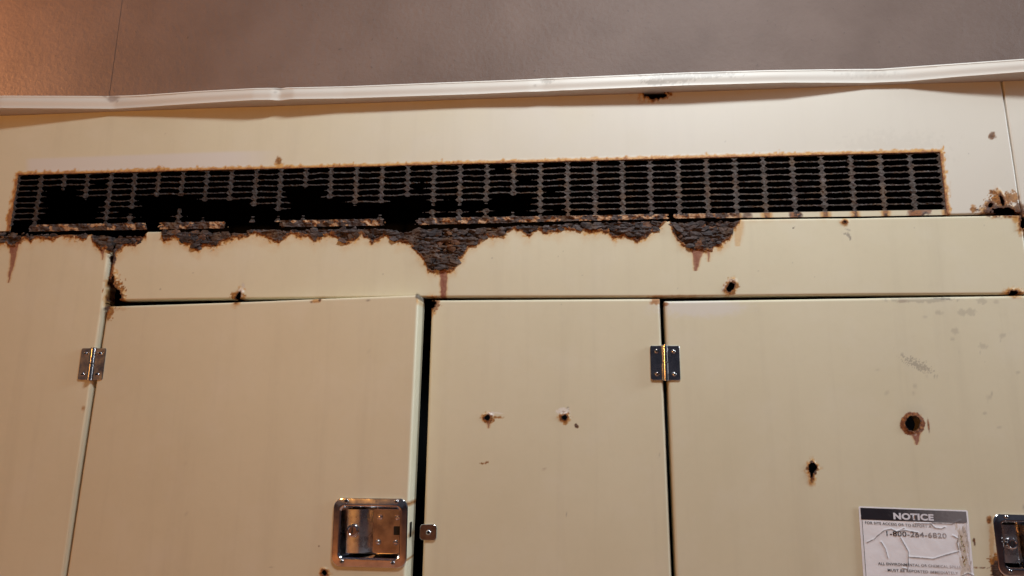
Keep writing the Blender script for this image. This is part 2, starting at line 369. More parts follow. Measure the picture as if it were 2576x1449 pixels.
    spot(1995, 574, 1.6, 1.6, rust=.9, soft=.6); spot(1838, 722, 17, 19, edge=.75, halo=1, amp=.55, rot=.5); spot(1826, 730, 9, 5, edge=.9, amp=1., rot=.4)
    spot(1838, 706, 13, 4, chip=.6, amp=.7); spot(1822, 722, 4, 9, chip=.6, amp=.8, rot=.5)
    spot(600, 744, 17, 10, edge=.6, halo=.95, amp=.7); spot(607, 731, 7, 5, chip=.8, amp=.9); spot(612, 719, 3, 6, chip=.5, dirt=.6, amp=1.2, s=3); spot(606, 742, 4, 8, chip=.9, amp=.9, s=4)
    spot(295, 735, 20, 25, edge=.85, halo=1, amp=1.4, s=4.5); spot(281, 685, 7, 40, edge=.55, drip=.6, halo=1, amp=.5); spot(283, 650, 9, 14, rust=.9, edge=1, amp=.6)
    spot(2550, 735, 24, 8, halo=1, edge=.3, amp=.7); spot(1310, 742, 50, 3, halo=.1); spot(1710, 746, 60, 3, halo=.55, edge=.3, amp=.8, s=9)
    spot(1465, 693, 1.3, 1.3, dirt=.8, soft=.6); spot(486, 687, 2, 1, dirt=.6, soft=.6)
    # lip: dirt where water stands
    spot(284, 248, 15, 9, dirt=.55, drip=.25, amp=.6, soft=4); spot(264, 241, 6, 3, dirt=.8); spot(700, 222, 9, 5, dirt=.5, soft=3); spot(692, 232, 5, 3, dirt=.35)
    spot(1375, 203, 14, 8, dirt=.35, amp=1.2, soft=2, s=4); spot(1345, 215, 3, 2, dirt=.5); spot(1690, 196, 60, 12, dirt=.3, amp=1.3, soft=1, s=3.5); spot(1780, 186, 60, 8, dirt=.3, amp=1.3, soft=1, s=3.5); spot(1650, 207, 30, 8, dirt=.4, amp=1.3, soft=1, s=3)
    spot(2180, 186, 60, 8, dirt=.15, amp=1.2, soft=2, s=6)
    # left door
    spot(804, 754, 4, 4, rust=.7, edge=1, soft=1); spot(793, 757, 13, 5, halo=.8, edge=.2, amp=.7); spot(784, 760, 3, 2, edge=.9); spot(927, 756, 2, 2, dirt=.8); spot(1051, 746, 6, 6, rust=.8, amp=.4); spot(1050, 757, 3, 8, halo=.8)
    spot(932, 887, 4, 1.2, dirt=.9, rot=.6, soft=.8); spot(864, 1208, 1.6, 1.6, rust=.9, soft=.6); spot(802, 1374, 2.2, 2.2, edge=.9, soft=.8); spot(816, 1441, 12, 11, edge=.9, halo=.6)
    spot(1029, 1267, 5, 5, edge=.8, halo=.9); spot(1030, 1353, 6, 6, halo=1, edge=.6); spot(1023, 1410, 3, 3, edge=.6, halo=.8); spot(945, 1421, 9, 5, halo=.7, edge=.4); spot(275, 785, 10, 20, edge=.6, halo=.9, amp=.8); spot(268, 775, 8, 9, rust=.8, edge=1)
    spot(300, 774, 22, 8, halo=.25, dirt=.1)
    spot(211, 1030, 5, 4, edge=.7, halo=.8);
    # middle panel
    spot(1228, 1052, 15, 12, edge=.9, halo=.95, amp=.6, s=5); spot(1252, 1050, 11, 3, edge=.7, halo=.9, amp=.8); spot(1234, 1041, 10, 5, chip=.95, amp=.4); spot(1252, 1039, 12, 1.6, chip=.8, rot=.1, soft=.8, amp=.3)
    spot(1420, 1048, 14, 10, edge=.8, halo=.9, amp=.7, s=5); spot(1418, 1034, 17, 9, chip=.9, amp=.5); spot(1412, 1037, 8, 3, dirt=.55, amp=.5); spot(1428, 1027, 3, 5, dirt=.6, amp=1.); spot(1423, 1062, 7, 7, halo=.9, edge=.5, amp=.7)
    spot(1451, 1072, 4, 6, rust=.8, edge=1, rot=-.6, amp=.6, soft=1); spot(1213, 1166, 5, 2, edge=.8, halo=.7, amp=1., s=3, soft=1); spot(1225, 1163, 5, 3, edge=.8, halo=.6, rot=-.6, amp=1., s=3, soft=1); spot(1368, 1178, 1.8, 1.8, edge=.7, soft=.7)
    spot(1092, 765, 14, 15, edge=.7, halo=.9, chip=.2, amp=.9, s=5); spot(1084, 790, 5, 12, halo=.8); spot(1650, 757, 14, 9, drip=.5, halo=.8, amp=.5); spot(1675, 765, 7, 5, drip=.5, edge=.4, halo=.6)
    # right door
    spot(2295, 1066, 31, 29, drip=1, edge=.75, halo=.3, amp=.10, soft=1.5); spot(2306, 1084, 14, 7, chip=.35, rot=-.5, amp=.8); spot(2295, 1040, 30, 22, dirt=.10, amp=.3, soft=10)
    spot(2335, 1070, 2.6, 16, edge=.75, drip=.6, rot=-.12, amp=.3, soft=1); spot(2043, 1181, 12, 14, rust=.9, edge=.9, halo=.4, amp=.6, rot=.3); spot(2040, 1163, 4, 4, rust=.9); spot(2040, 1199, 3, 8, edge=.9, amp=.3)
    for k, (x, y, r) in enumerate([(2420, 786, 11), (2443, 786, 12), (2436, 782, 8), (2400, 832, 10), (2395, 853, 5), (2520, 845, 9), (2472, 871, 10), (2560, 937, 6), (2362, 787, 8), (2325, 797, 6), (2487, 1001, 7), (2476, 1040, 6), (2512, 1075, 5), (2470, 757, 12), (2505, 760, 6), (2300, 970, 6), (2205, 931, 3), (2228, 987, 4), (2297, 1050-60, 4), (2330, 948, 4)]):
        spot(x, y, r, r * .75, dirt=.27, amp=.7, soft=2.5, seed=k + 60)
    spot(2302, 915, 27, 7, dirt=.5, rot=.45, amp=2.4, soft=1, s=2.6); spot(2318, 925, 12, 5, dirt=.45, rot=.3, amp=2., soft=1, s=2.6)
    spot(2312, 755, 78, 6, dirt=.35, amp=.8, soft=2, s=9); spot(2370, 752, 22, 3, dirt=.8, amp=.8, soft=1); spot(2270, 757, 14, 4, drip=.2, dirt=.4, amp=.6)
    spot(1760, 775, 110, 22, fade=.6, amp=.4, soft=9)
    spot(2450, 1362, 3.2, 11, edge=1, rust=.5, rot=-.2, amp=.6, soft=1); spot(2460, 1428, 26, 1.4, edge=.8, dirt=.6, rot=.03, amp=1.1, soft=.8, s=4)
    spot(2508, 1436, 15, 26, rust=.85, edge=1, halo=1, amp=.7, s=9); spot(2502, 1412, 13, 18, edge=.7, halo=1, amp=.8, s=7); spot(2488, 1309, 6, 9, edge=.9, halo=.8, amp=.6); spot(2494, 1360, 6, 50, halo=.5, amp=.5)
    # stray specks
    rng = random.Random(5)
    for k in range(70):
        x, y = rng.uniform(0, 2576), rng.uniform(280, 1449); r = rng.choice([.9, 1.1, 1.4, 1.9])
        spot(x, y, r, r, dirt=rng.uniform(.25, .7), soft=.9, amp=.4, seed=k + 200)
    return A

# ------------------------------------------------------------------ the cabinet
_, Z_JOIN = FRONT.st(np.array([1288.0]), np.array([292 - .0355 * 1288])); Z_JOIN = float(Z_JOIN[0])   # underside of the drip edge
Z_BOT = 0.22
XL, XR = float(FRONT.st(-230., 900.)[0]), float(FRONT.st(2860., 900.)[0])
WALL_Y = 0.36
cab = thing('equipment_cabinet', (0, WALL_Y / 2, 0), 'cream steel equipment cabinet with a rusted-out vent grille above its doors', 'cabinet')

def outline(plane, pts, down=None):
    """photo-grid corners -> plane coordinates; `down` = plane height where the last two corners end"""
    q = [tuple(float(c) for c in plane.st(*p)) for p in pts]
    return q
def to_bottom(plane, a, b, t0):
    """continue the edge a -> b (photo grid) down to plane height t0"""
    (s1, t1), (s2, t2) = outline(plane, [a, b]); k = (t0 - t1) / (t2 - t1); return (s1 + (s2 - s1) * k, t0)

def panel(name, plane, pts, base=0.005, zones=(), r=0.006, flange=0.02, extra=None, bulge=None, crust=True, fine_edges=True, lift=0.0, fade=None):
    """pts: plane coordinates of the outline; zones: photo-grid boxes (u0,v0,u1,v1,step)"""
    xs = [p[0] for p in pts]; ys = [p[1] for p in pts]; zs_, zt_ = [], []
    for u0, v0, u1, v1, st_ in zones:
        q = outline(plane, [(u0, v0), (u1, v0), (u1, v1), (u0, v1)])
        zs_.append((min(c[0] for c in q), max(c[0] for c in q), st_)); zt_.append((min(c[1] for c in q), max(c[1] for c in q), st_))
    if fine_edges:
        n = len(pts)
        for i in range(n):
            (ax, ay), (bx, by) = pts[i], pts[(i + 1) % n]
            if abs(ax - bx) < abs(ay - by): zs_.append((min(ax, bx) - .001, max(ax, bx) + .001 + 0, .0012)); zs_.append((min(ax, bx) - r - .001, max(ax, bx) + r + .001, .0013))
            else: zt_.append((min(ay, by) - r - .001, max(ay, by) + r + .001, .0013))
    _, t_vis = plane.st(1288., 1480.)
    S = axis(min(xs) - .002, max(xs) + .002, base, zs_); lo = min(ys) - .002; T = axis(max(lo, float(t_vis)), max(ys) + .002, base, zt_)
    if lo < float(t_vis): T = np.concatenate([np.arange(lo, float(t_vis) - .02, .06), T])
    def keep(s, t):
        o = poly_sdf(s, t, pts); U, V = plane.px(s, t); k = np.minimum(o, -holes(U, V) * 7.4e-4)
        if extra is not None: k = np.minimum(k, extra(U, V, s, t))
        return k, o
    def depth(s, t, U, V):
        e_ = poly_sdf(s, t, pts); x = np.clip(1 - e_ / r, 0, 1); d = -r * (1 - np.sqrt(np.maximum(0, 1 - x * x)))
        d += (fbm(s * 3.1, t * 3.1, 9, 2) - .5) * .003          # oil-canning of thin sheet
        h = holes(U, V); d += 0.0022 * ss(-9, -1, h) * (0.3 + fbm(U / 5, V / 5, 77, 2))   # blistered rims
        if crust:
            c = np.where(V < head_top(U) - 8, -99, crust_c(U, V)); w = ss(0, 9, c)
            f = fbm(U / 34, V / 9, 31, 4); g = 1 - np.abs(2 * fbm(U / 24 + 4, V / 5, 41, 3) - 1)
            lay = np.floor(f * 8) / 8 * .8 + f * .2
            d += w * (-.004 + .018 * (lay - .25) + .006 * (g - .6)) + .0022 * ss(-3, 1, c) * (1 - ss(1, 6, c))
        if bulge is not None: d += bulge(s, t, U, V)
        return d + lift
    return sheet(name, plane, S, T, keep, depth, (lambda s, t, U, V: marks(U, V, crust)) if fade is None else (lambda s, t, U, V: {**marks(U, V, crust), 'fade': fade(U, V)}), PAINT, cab, flange)

def dish(plane, cu, cv, rot=0.0):
    """cut-out in the door for a latch dish"""
    a, b = (float(c) for c in plane.st(cu, cv)); k = (float(plane.st(cu + 93.5, cv)[0]) - float(plane.st(cu - 93.5, cv)[0])) / 187; c, q = math.cos(rot), math.sin(rot)
    def f(U, V, s, t):
        x, z = (s - a) * c + (t - b) * q, -(s - a) * q + (t - b) * c; return np.maximum(np.abs(x) - 78 * k, np.abs(z) - 62 * k)
    return f
# --- upper panel round the vent
VENT = outline(FRONT, [(50, 440), (2363, 383), (2381, 526), (22, 567)])
vx0 = (VENT[0][0] + VENT[3][0]) / 2; vx1 = (VENT[1][0] + VENT[2][0]) / 2; vz1 = (VENT[0][1] + VENT[1][1]) / 2; vz0 = (VENT[2][1] + VENT[3][1]) / 2
print('vent', VENT, vx0, vx1, vz0, vz1)
def strip_bottom(u): return head_top(u) - np.where(u < 1800, 5.0, 3.4)
def vent_round(U, V, s, t):
    """negative inside the vent opening and the strip under it"""
    top = vz1; n = (fbm(U / 6, V / 6, 12, 3) - .5) * .004 * ss(.0, .012, t - vz1 + .012)
    d = np.maximum(np.maximum(vx0 - s, s - vx1), t - top); return d + n * 0
up = outline(FRONT, [(-230, 289), (2514, 192)]); upr = outline(FRONT, [(2516, 190), (2568, 536)])
up_pts = [(XL, Z_JOIN + .01), (upr[0][0], Z_JOIN + .01), (upr[1][0], upr[1][1])]
for u in (2381, 22): up_pts.append(tuple(outline(FRONT, [(u, strip_bottom(u))])[0]))
up_pts.append((XL, outline(FRONT, [(-230, strip_bottom(-230))])[0][1]))
def upper_attrs_zone(): pass
def panel_upper():
    zones = [(-20, 366, 2420, 455, .0016), (2420, 470, 2576, 545, .0013), (1600, 205, 1700, 255, .0016), (2480, 330, 2510, 356, .0013), (0, 430, 24, 600, .0016), (2360, 380, 2400, 545, .0013)]
    pts = up_pts; zs_, zt_ = [], []
    for u0, v0, u1, v1, st_ in zones[1:]:
        q = outline(FRONT, [(u0, v0), (u1, v0), (u1, v1), (u0, v1)])
        zs_.append((min(c[0] for c in q), max(c[0] for c in q), st_))
    zt_ = [(vz1 - .008, vz1 + .022, .0012)]
    q = outline(FRONT, [(2500, 545), (2500, 480)]); zt_.append((q[0][1], q[1][1], .0014))
    S = axis(XL - .002, max(p[0] for p in pts) + .002, .0026, zs_); T = axis(min(p[1] for p in pts) - .002, Z_JOIN + .012, .003, zt_)
    def keep(s, t):
        o = poly_sdf(s, t, pts); U, V = FRONT.px(s, t)
        return np.minimum(np.minimum(o, -holes(U, V) * 7.4e-4), vent_round(U, V, s, t)), o
    def depth(s, t, U, V):
        e_ = poly_sdf(s, t, pts); x = np.clip(1 - e_ / .0025, 0, 1); d = -.0025 * (1 - np.sqrt(np.maximum(0, 1 - x * x)))
        o = vent_round(U, V, s, t); d += .0012 * ss(.010, .001, o) * fbm(U / 6, V / 6, 91, 3)
        return d + (fbm(s * 2.7, t * 2.7, 19, 2) - .5) * .004 + .0015 * ss(-9, -1, holes(U, V))
    def at(s, t, U, V):
        A = marks(U, V, True); o = vent_round(U, V, s, t) * 1357; A['fade'] = np.maximum(A['fade'], .6 * ss(400, 1800, U + (fbm(U / 90, V / 90, 83, 3) - .5) * 500))
        n = (fbm(U / 8, V / 8, 14, 4) - .35) * 16 + np.maximum(0, vnoise(U / 7, V / 60, 15) - .72) * 30; side = np.where(t > vz1, 1., 1.5)
        w = ss(1.5, -1.5, o - np.maximum(n * side, 1.5)); A['drip'] = np.maximum(A['drip'], w * (.45 + .4 * fbm(U / 5, V / 5, 16, 3)))
        A['halo'] = np.maximum(A['halo'], .95 * ss(3 + 1, -3, o - np.maximum(n * side, 1.5) - 5)); A['edge'] = np.maximum(A['edge'], ss(2.5, 0, o) * .75)
        return A
    return sheet('upper_panel', FRONT, S, T, keep, depth, at, PAINT, cab, 0.012)
panel_upper()

# --- vent grille: one punched sheet, its slats rusted through
NCOL, NROW = 35, 9
COLX = [vx0 + (vx1 - vx0) * k / NCOL for k in range(NCOL + 1)]
COLS_PX = [50, 103, 167, 229, 290, 350, 412, 472, 537, 600, 662, 726, 790, 855, 920, 985, 1050, 1115, 1180, 1247, 1312, 1378, 1445, 1513, 1581, 1649, 1717, 1787, 1858, 1929, 2000, 2071, 2142, 2214, 2287, 2363]
print('columns', len(COLS_PX) - 1)
_cs = np.array([float(FRONT.st(float(u), 440 - (u - 50) * 57 / 2313.)[0]) for u in COLS_PX])
print('pitch', np.round(np.diff(_cs) * 1000, 1))
EXT = {1: 9, 2: 2.7, 3: 4.4, 4: 8.6, 5: 6.3, 6: 4.3, 7: 4.1, 8: 5.2, 9: 5.0, 10: 6.2, 11: 7.2, 12: 3.3, 13: 5.3, 14: 6.4, 15: 6.1, 16: 5.0, 17: 6.7, 18: 6.7, 19: 6.5, 20: 5.3, 21: 8.6}
FOOT = {5: 1.4, 7: 2.3, 17: 1.15, 18: 1.15, 19: 1.1, 12: .5, 10: .5, 11: .5, 8: .4, 15: .5, 20: .5}   # stumps standing on the sill strip
ROWH = (vz1 - vz0) / NROW
MISSING = [(-60, 79), (366, 403), (569, 704), (968, 1051), (1679, 1697)]
def grille():
    rng = random.Random(11)
    S = axis(vx0 - .001, vx1 + .001, .00115); zlow = min(p[1] for p in outline(FRONT, [(2381, 546), (22, 600)])); T = axis(min(zlow, vz0 - .02) - .002, vz1 + .001, .0010)
    colx = np.linspace(vx0, vx1, NCOL + 1); vw, bw = .0026, .00112
    pieces = []                                    # (x0, x1, z0, z1, taper_end) boxes of sound metal
    for j in range(NCOL + 1):
        ext = EXT.get(j, 9.0); pieces.append((colx[j] - vw, colx[j] + vw, vz1 - ext * ROWH, vz1 + .01, 'v'))
        if j in FOOT: pieces.append((colx[j] - vw * .9, colx[j] + vw * .9, vz0 - .01, vz0 + FOOT[j] * ROWH, 'f'))
    for j in range(NCOL):
        a, b = EXT.get(j, 9.0), EXT.get(j + 1, 9.0); mid = (colx[j] + colx[j + 1]) / 2; w = colx[1] - colx[0]
        for r in range(0, NROW):
            z = vz1 - r * ROWH
            if r == 0: pieces.append((colx[j], colx[j + 1], z - bw, z + .01, 's')); continue
            whole = r <= min(a, b) + .1 and rng.random() > (.07 if j < 22 else 0.0)
            if j in (1, 2) and r >= 3: whole = False
            if j == 16 and r in (3, 4): whole = False
            if whole: pieces.append((colx[j], colx[j + 1], z - bw, z + bw, 's'))
            else:
                if r <= a: pieces.append((colx[j], colx[j] + w * rng.uniform(.25, .62), z - bw, z + bw, 'r'))
                if r <= b: pieces.append((colx[j + 1] - w * rng.uniform(.2, .55), colx[j + 1], z - bw, z + bw, 'l'))
        for jj, side in ((j, 1), (j + 1, -1)):
            if jj in FOOT and FOOT[jj] > 1:
                z = vz0 + ROWH * 1.0; e_ = colx[jj] + side * w * rng.uniform(.35, .6) if jj not in (17, 18) else colx[jj] + side * w * .52
                pieces.append((min(colx[jj], e_), max(colx[jj], e_), z - bw * .8, z + bw * .8, 'r' if side > 0 else 'l'))
    def field(s, t):
        U, V = FRONT.px(s, t); n = (fbm(U / 5, V / 5, 61, 3) - .5); f = np.full(np.shape(s), -1.0); s_, t_ = s, t; dm = .35 + .65 * ss(1600, 1300, U)
        s = s + (fbm(U / 26, V / 26, 62, 2) - .5) * .0022 * dm; t = t + (fbm(U / 30, V / 30, 63, 2) - .5) * .0032 * dm
        flat = np.ndim(s) == 2
        for x0, x1, z0, z1, k in pieces:
            pad = .006
            if flat:
                i0, i1 = np.searchsorted(S, [x0 - pad, x1 + pad]); j0, j1 = np.searchsorted(T, [z0 - pad, z1 + pad]); sl = (slice(j0, j1), slice(i0, i1))
            else: sl = np.nonzero((s > x0 - pad) & (s < x1 + pad) & (t > z0 - pad) & (t < z1 + pad))
            ss_, tt = s[sl], t[sl]; cx = np.minimum(ss_ - x0, x1 - ss_); cz = np.minimum(tt - z0, z1 - tt)
            if k == 'v': g = np.minimum(cx * ss(-.002, .012, tt - z0) if False else cx - .0028 * ss(.010, 0, tt - z0), tt - z0)
            elif k == 'f': g = np.minimum(cx - .003 * ss(.010, 0, z1 - tt), z1 - tt)
            elif k == 's': g = np.minimum(cz, cx + .004)
            else:
                q = (x1 - ss_) if k == 'r' else (ss_ - x0); L_ = x1 - x0; g = np.minimum(cz - bw * .85 * ss(.7, 0, q / L_), q)
            f[sl] = np.maximum(f[sl], g)
        # rounded slot ends: fillets where slat meets upright
        ph = (s - vx0) / (colx[1] - colx[0]); dx = np.abs(ph - np.round(ph)) * (colx[1] - colx[0]); pr = (vz1 - t) / ROWH; dz = np.abs(pr - np.round(pr)) * ROWH
        fil = .0066 - np.hypot(np.maximum(dx - .0, 0), dz * 1.35); f = np.where((f > -.0045) & (dx < .0085), np.maximum(f, np.minimum(fil, f + .0035)), f)
        s, t = s_, t_; rim = np.minimum(s - vx0, vx1 - s); f = np.where((t > vz0), np.maximum(f, .0018 - rim), f)
        f = f + n * .0017 + (vnoise(U / 1.8, V / 1.8, 66) - .5) * .0009
        # the sill strip under the slots
        p = np.full(np.shape(s), 99.0)
        for a, b in MISSING: p = np.minimum(p, np.maximum(a - U, U - b))
        band = np.minimum(vz0 - t + .0004, (strip_bottom(U) - V) * -7.4e-4 * -1) ; band = np.minimum(band, (p + n * 22) * 7.4e-4)
        band = band + n * .0012 * ss(1900, 1700, U)
        low = t < vz0 + .0004
        f = np.where(low, np.where(t < vz0 - .004, band, np.maximum(f, band)), f)
        return f
    def keep(s, t):
        o = np.minimum(np.minimum(s - vx0, vx1 - s), vz1 - t) + .0005; return np.minimum(field(s, t), o), o
    def depth(s, t, U, V):
        up_ = t > vz0; return np.where(up_, -.0008 + (fbm(U / 6, V / 6, 71, 3) - .5) * .004, (fbm(U / 10, V / 8, 72, 4) - .42) * .008 * ss(1900, 1800, U) + .0005)
    def at(s, t, U, V):
        A = {k: np.zeros(np.shape(s)) for k in ATTRS}; up_ = t > vz0 - .0006
        A['soot'] = np.where(up_, .24 + .40 * ss(1500, 500, U) + .3 * (fbm(U / 9, V / 9, 79, 2) - .5), 0.); A['rust'] = np.where(up_, .93, 0.); A['edge'] = np.where(up_, .35, 0.); A['drip'] = np.where(up_, .6 * ss(.55, .75, fbm(U / 12, V / 30, 73, 2)), 0)  # bars' rust tone darkened, more towards the left
        ph = (s - vx0) / (colx[1] - colx[0]); dx = np.abs(ph - np.round(ph)) * 66
        n = fbm(U / 13, V / 9, 74, 4); lft = ss(1880, 1820, U); b = ss(.43, .50, n + .09 * ss(12, 4, dx) + .06 * ss(1100, 500, U))
        right = ss(7, 3, dx + (n - .5) * 10) * .8 + ss(14, 8, np.hypot((U - 2002) / 1.6, V - 541) + (n - .5) * 10) + ss(20, 12, np.hypot((U - 2312) / 1.7, V - 533) + (n - .5) * 22) + .7 * ss(16, 8, np.hypot(U - 1880, V - 545))
        low = ~up_
        A['rust'] = np.where(low, lft * b * .95 + (1 - lft) * np.clip(right, 0, 1) * ss(.42, .6, n), A['rust'])
        A['edge'] = np.where(low, lft * ss(.33, .45, n) * .9 + (1 - lft) * np.clip(right, 0, 1) * .35, A['edge'])
        A['drip'] = np.where(low, lft * .5 + (1 - lft) * np.clip(right, 0, 1) * .7, A['drip'])
        A['halo'] = np.where(low, lft * (.55 + .4 * n) + (1 - lft) * .8 * ss(16, 6, dx + (n - .5) * 8), A['halo'])
        return A
    return sheet('vent_grille', FRONT, S, T, keep, depth, at, PAINT, cab, 0.0, .0018)
g = grille(); g['label'] = 'punched vent grille, its slats rusted through and missing'

# --- header over the doors
def eaten(U, V, s, t):
    n = (fbm(U / 7, V / 7, 24, 3) - .5) * 9; return (V - np.interp(U, EATEN[:, 0], EATEN[:, 1]) - np.where(U < 1866, n, -40)) * 7.4e-4
hd = outline(FRONT, [(297, head_top(297)), (700, head_top(700)), (1396, head_top(1396)), (1869, 551), (2147, 548), (2569, 541), (2596, 740), (2165, 742), (1660, 747), (1065, 747.5), (700, 751), (480, 753.5), (268, 757), (276, 697), (284, 645)])
panel('header_panel', FRONT, hd, base=.0022, zones=[(280, 548, 2580, 690, .0016), (1690, 550, 1880, 690, .0014), (1030, 560, 1240, 690, .0014)], r=.004, flange=.015, extra=eaten)
def flakes():
    rng = random.Random(3); bm = bmesh.new(); n = 0; tone = []
    while n < 620:
        u = rng.uniform(0, 1866) if rng.random() < .5 else rng.choice((rng.gauss(1112, 34), rng.gauss(1770, 38), rng.gauss(500, 40), rng.gauss(1600, 30)))
        lo = np.interp(u, CRUST[:, 0], CRUST[:, 1]); hi_ = np.interp(u, EATEN[:, 0], EATEN[:, 1])
        if lo - hi_ < 9: n += 1; continue
        v = rng.uniform(hi_ + 2, lo - 2); r = (.0022 + .0088 * rng.random() ** 2.2) * min(1.0, (lo - hi_) / 30 + .35); a, b = (float(c) for c in FRONT.st(u, v)); d = rng.uniform(.0, .0038)
        tl = Matrix.Rotation(rng.gauss(-.12, .24), 4, 'X') @ Matrix.Rotation(rng.gauss(0, .18), 4, 'Z') @ Matrix.Rotation(rng.uniform(-.5, .5), 4, 'Y')
        k = rng.choice((5, 6, 7)); ring = [(r * rng.uniform(.6, 1.25) * math.cos(6.283 * i / k) * 1.35, r * rng.uniform(.5, 1.1) * math.sin(6.283 * i / k)) for i in range(k)]; O = Vector((a, -d, b))
        top = [bm.verts.new(O + tl @ Vector((x, 0, z))) for x, z in ring]; mid = bm.verts.new(O + tl @ Vector((0, -r * .18, 0))); bot = [bm.verts.new(O + tl @ Vector((x, .0011, z))) for x, z in ring]
        for i in range(k): bm.faces.new((top[i], top[(i + 1) % k], mid)); bm.faces.new((top[(i + 1) % k], top[i], bot[i], bot[(i + 1) % k]))
        n += 1; q = rng.random(); tone += [(rng.uniform(.45, .8) if q < .16 else 1.0, rng.uniform(.2, .75) if q > .72 else 0.0)] * (2 * k + 1)
    bmesh.ops.recalc_face_normals(bm, faces=bm.faces); nv = len(bm.verts); o = from_bm('rust_flakes', bm, PAINT, cab, 0); o['kind'] = 'stuff'
    for k_ in ATTRS: o.data.attributes.new(k_, 'FLOAT', 'POINT').data.foreach_set('value', np.array([{'rust': a, 'edge': 1.0, 'soot': b}.get(k_, 0.0) for a, b in tone], np.float32))
flakes()
# --- left panel
lp_top = 592
lp = outline(FRONT, [(-230, 598), (284, 586), (277, 633), (262, 775), (225, 1024), (194, 1227), (162, 1449)])
lp = [(XL, lp[0][1])] + lp[1:] + [to_bottom(FRONT, (194, 1227), (162, 1449), Z_BOT), (XL, Z_BOT)]
panel('side_panel', FRONT, lp, base=.006, zones=[(-10, 575, 290, 660, .0014), (0, 650, 60, 715, .002)], r=.009, flange=.022, extra=eaten)
# --- middle panel
mp_ = outline(FRONT, [(1086, 755), (1660, 751), (1690, 1449)]); mp_ += [to_bottom(FRONT, (1660, 751), (1690, 1449), Z_BOT), to_bottom(FRONT, (1086, 755), (1061, 1449), Z_BOT)]
panel('fixed_panel', FRONT, mp_, base=.006, zones=[(1200, 1025, 1270, 1080, .0012), (1395, 1015, 1460, 1080, .0012), (1205, 1155, 1240, 1172, .0012), (1080, 750, 1115, 800, .0012), (1640, 748, 1670, 775, .0013)], r=.005, flange=.02, crust=False)
# --- right door
rd = outline(FRONT, [(1671, 757.5), (2147, 750.5), (2576, 743.5), (2765, 740.5)]); rd += [to_bottom(FRONT, (2740, 800), (2800, 1449), Z_BOT), to_bottom(FRONT, (1671, 762), (1700, 1449), Z_BOT)]
d2 = panel('door', FRONT, rd, base=.006, zones=[(2255, 1025, 2345, 1125, .0012), (2025, 1155, 2062, 1212, .0012), (2260, 895, 2340, 940, .0014), (2230, 745, 2576, 800, .0022), (2440, 1295, 2530, 1449, .0014), (2350, 780, 2576, 880, .003)], r=.005, flange=.022, crust=False, lift=.001, extra=dish(FRONT, 2597, 1372))
d2['label'] = 'cream door with the notice and a round rusty hole'
# --- left door: sprung open a little on its hinge side
HX = float(FRONT.st(232., 1024.)[0]); AJ = math.radians(2.6)
DOOR = Plane((HX, -.001, 0), (math.cos(AJ), -math.sin(AJ), 0), (0, 0, 1))
ld = outline(DOOR, [(270, 770.5), (575, 761), (804, 751.5), (1053, 742), (1020, 1440)]); ld = ld[:4] + [to_bottom(DOOR, (1053, 742), (1020, 1440), Z_BOT), to_bottom(DOOR, (270, 770), (167, 1449), Z_BOT)]
d1 = panel('door', DOOR, ld, base=.006, zones=[(780, 742, 815, 765, .0013), (1040, 740, 1056, 770, .0013), (800, 1370, 830, 1449, .0013), (262, 765, 320, 810, .0014)], r=.0045, flange=.040, crust=False, extra=dish(DOOR, 930.5, 1339, math.radians(1.0)))
d1['label'] = 'cream door standing slightly ajar, its lit edge showing'
# --- right corner panel
rp = outline(FRONT, [(2518.2, 170), (2571.5, 541), (2602, 742)]); rp = [(rp[0][0], Z_JOIN + .01), (XR, Z_JOIN + .01), (XR, Z_BOT), to_bottom(FRONT, (2740+32, 800), (2800+32, 1449), Z_BOT), tuple(outline(FRONT, [(2800, 733)])[0]), tuple(outline(FRONT, [(2602, 737)])[0]), rp[1]]
panel('corner_panel', FRONT, rp, base=.006, zones=[(2540, 520, 2600, 590, .0015)], r=.0015, flange=.015, crust=False, fade=lambda U, V: .6 * ss(1100, 500, V))

# --- body behind: sides, back, floor, inside shade put into a near-black liner
def box(bm, x0, x1, y0, y1, z0, z1):
    v = [bm.verts.new(p) for p in ((x0, y0, z0), (x1, y0, z0), (x1, y1, z0), (x0, y1, z0), (x0, y0, z1), (x1, y0, z1), (x1, y1, z1), (x0, y1, z1))]
    for f in ((0, 1, 5, 4), (1, 2, 6, 5), (2, 3, 7, 6), (3, 0, 4, 7), (4, 5, 6, 7), (3, 2, 1, 0)): bm.faces.new([v[i] for i in f])
bm = bmesh.new(); box(bm, XL - .003, XL - .001, .002, WALL_Y - .012, Z_BOT - .12, Z_JOIN + .008); from_bm('end_panel', bm, PAINT, cab, 0)
bm = bmesh.new(); box(bm, XR + .001, XR + .003, .002, WALL_Y - .012, Z_BOT - .12, Z_JOIN + .008); from_bm('end_panel', bm, PAINT, cab, 0)
bm = bmesh.new(); box(bm, XL, XR, .004, WALL_Y - .012, 0.0, Z_BOT - .004); from_bm('plinth', bm, PAINT, cab, 0)
bm = bmesh.new(); y1 = WALL_Y - .016
box(bm, XL + .004, XR - .004, y1 - .004, y1, Z_BOT, Z_JOIN - .002); box(bm, XL + .001, XL + .004, .05, y1, Z_BOT, Z_JOIN - .002); box(bm, XR - .004, XR - .001, .05, y1, Z_BOT, Z_JOIN - .002)
box(bm, XL + .004, XR - .004, .045, y1 - .004, Z_JOIN - .012, Z_JOIN - .003); box(bm, XL + .004, XR - .004, .045, y1 - .004, Z_BOT, Z_BOT + .004)
from_bm('inner_frame', bm, DARK, cab, 0)

